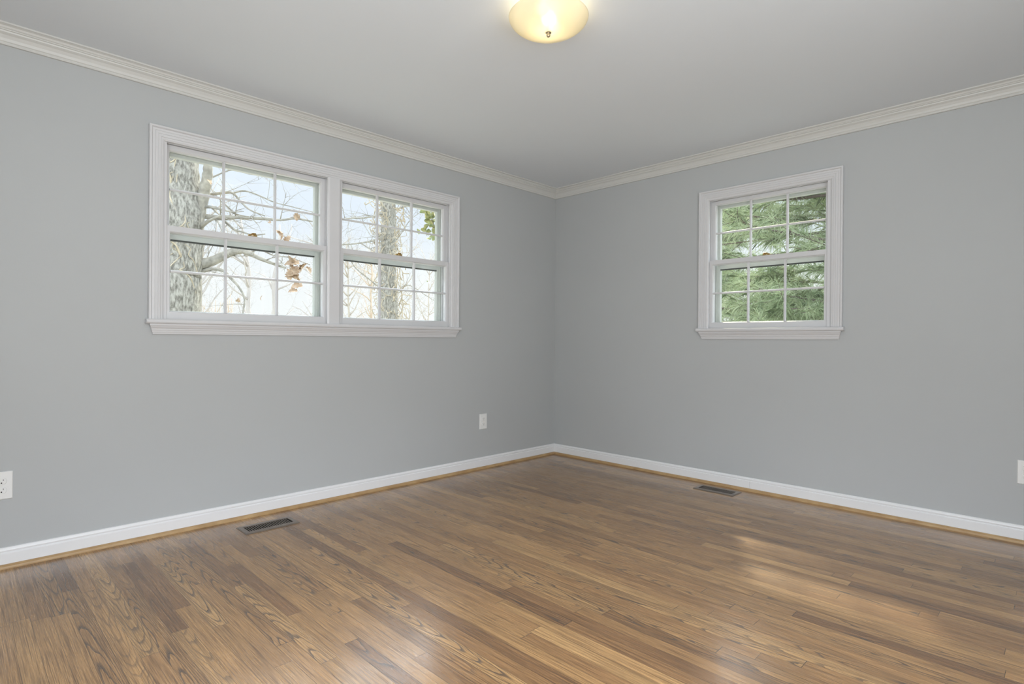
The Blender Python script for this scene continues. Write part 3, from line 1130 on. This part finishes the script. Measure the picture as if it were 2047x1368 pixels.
def pine(loc, label, nl, az, lens, nt, NN, hgt, zs):
    PT = Vector(loc)
    e = empty('pine_tree', PT, label, 'tree')
    m = MB()
    limb(m, [PT, PT + Vector((0.05, 0.03, hgt * 0.3)), PT + Vector((-0.02, 0.0, hgt * 0.6)), PT + Vector((0.04, 0.05, hgt))], 0.20, 0.05, 12, 6, 0.05)
    m.build('trunk', 'pine_bark', e, smooth=True)
    tips = []
    for k in range(nl):
        z0 = zs + (hgt - 1.2 - zs) * (k + random.random()) / nl
        a = math.radians(random.uniform(*az))
        l = random.uniform(*lens) * (1.0 - 0.06 * z0)
        base = PT + Vector((0, 0, z0))
        dv = Vector((math.cos(a), math.sin(a), random.uniform(-0.05, 0.25)))
        q = []
        for s in range(7):
            t = s / 6
            q.append(base + dv * l * t + Vector((random.gauss(0, 0.04), random.gauss(0, 0.04), -0.22 * t * t * l * 0.4 + 0.10 * t ** 4)))
        q = [v for v in q if v.x > 0.75]
        if len(q) < 3:
            continue
        m = MB()
        sp = limb(m, q, 0.026, 0.006, 6, 3)
        for j in range(nt):
            i = random.randrange(len(sp) // 6, len(sp))
            p = sp[i]
            b2 = a + random.choice((-1, 1)) * random.uniform(0.3, 1.2)
            ll = random.uniform(0.2, 0.65)
            dd = Vector((math.cos(b2), math.sin(b2), random.uniform(-0.35, 0.5)))
            en = p + dd * ll
            if en.x < 0.6:
                continue
            m.tube([p, p + dd * ll * 0.5 + Vector((0, 0, -0.03)), en], [0.005, 0.004, 0.0025], 4)
            for f in (0.4, 0.7, 1.0):
                tips.append((p.lerp(en, f), dd.normalized()))
        tips.append((sp[-1], (sp[-1] - sp[-2]).normalized()))
        m.build('branch', 'pine_bark', e, smooth=True)
    C = np.repeat(np.array([t[0] for t in tips], dtype=np.float64), NN, 0)
    D = np.repeat(np.array([t[1] for t in tips], dtype=np.float64), NN, 0)
    n = len(C)
    dirs = D * 0.75 + rng.normal(0, 0.62, (n, 3))
    dirs /= np.linalg.norm(dirs, axis=1)[:, None]
    ln = rng.uniform(0.13, 0.23, n)[:, None]
    start = C - D * rng.uniform(0, 0.09, n)[:, None]
    side = np.cross(dirs, rng.normal(0, 1, (n, 3)))
    side /= np.linalg.norm(side, axis=1)[:, None]
    wv = 0.0026
    tip = start + dirs * ln + np.array([0, 0, -1.0]) * (ln ** 2) * 1.5
    mid_ = start + dirs * ln * 0.55
    V = np.stack([start - side * wv * 0.7, start + side * wv * 0.7, mid_ + side * wv, tip, mid_ - side * wv], 1)
    keep = (V[:, :, 0].min(1) > 0.35)
    for g, r in GAPS:                       # openings in the crown where the low sun comes through
        rel = mid_ - np.array(g)
        s_ = np.array(SD)
        dist = np.linalg.norm(rel - np.outer(rel @ s_, s_), axis=1)
        keep &= dist > r
    V = V[keep]
    n = len(V)
    V = V.reshape(-1, 3) - np.array(PT)
    me = bpy.data.meshes.new('needles')
    me.vertices.add(n * 5)
    me.vertices.foreach_set('co', V.astype(np.float32).ravel())
    me.loops.add(n * 5)
    me.loops.foreach_set('vertex_index', np.arange(n * 5, dtype=np.int32))
    me.polygons.add(n)
    me.polygons.foreach_set('loop_start', np.arange(0, n * 5, 5, dtype=np.int32))
    me.update(calc_edges=True)
    me.materials.append(MAT['needles'])
    nd = bpy.data.objects.new('needles', me)
    COL.objects.link(nd)
    nd.parent = e
    print('needles', n)
    return e


pine((4.4, -2.0, GZ), 'green long needled pine close outside the single window', 76, (75, 205), (1.8, 3.5), 21, 26, 8.5, 0.9)
pine((8.4, 3.4, GZ), 'second green pine farther off, behind the near pine in the single window', 60, (170, 330), (1.6, 3.0), 20, 22, 6.5, 0.9)
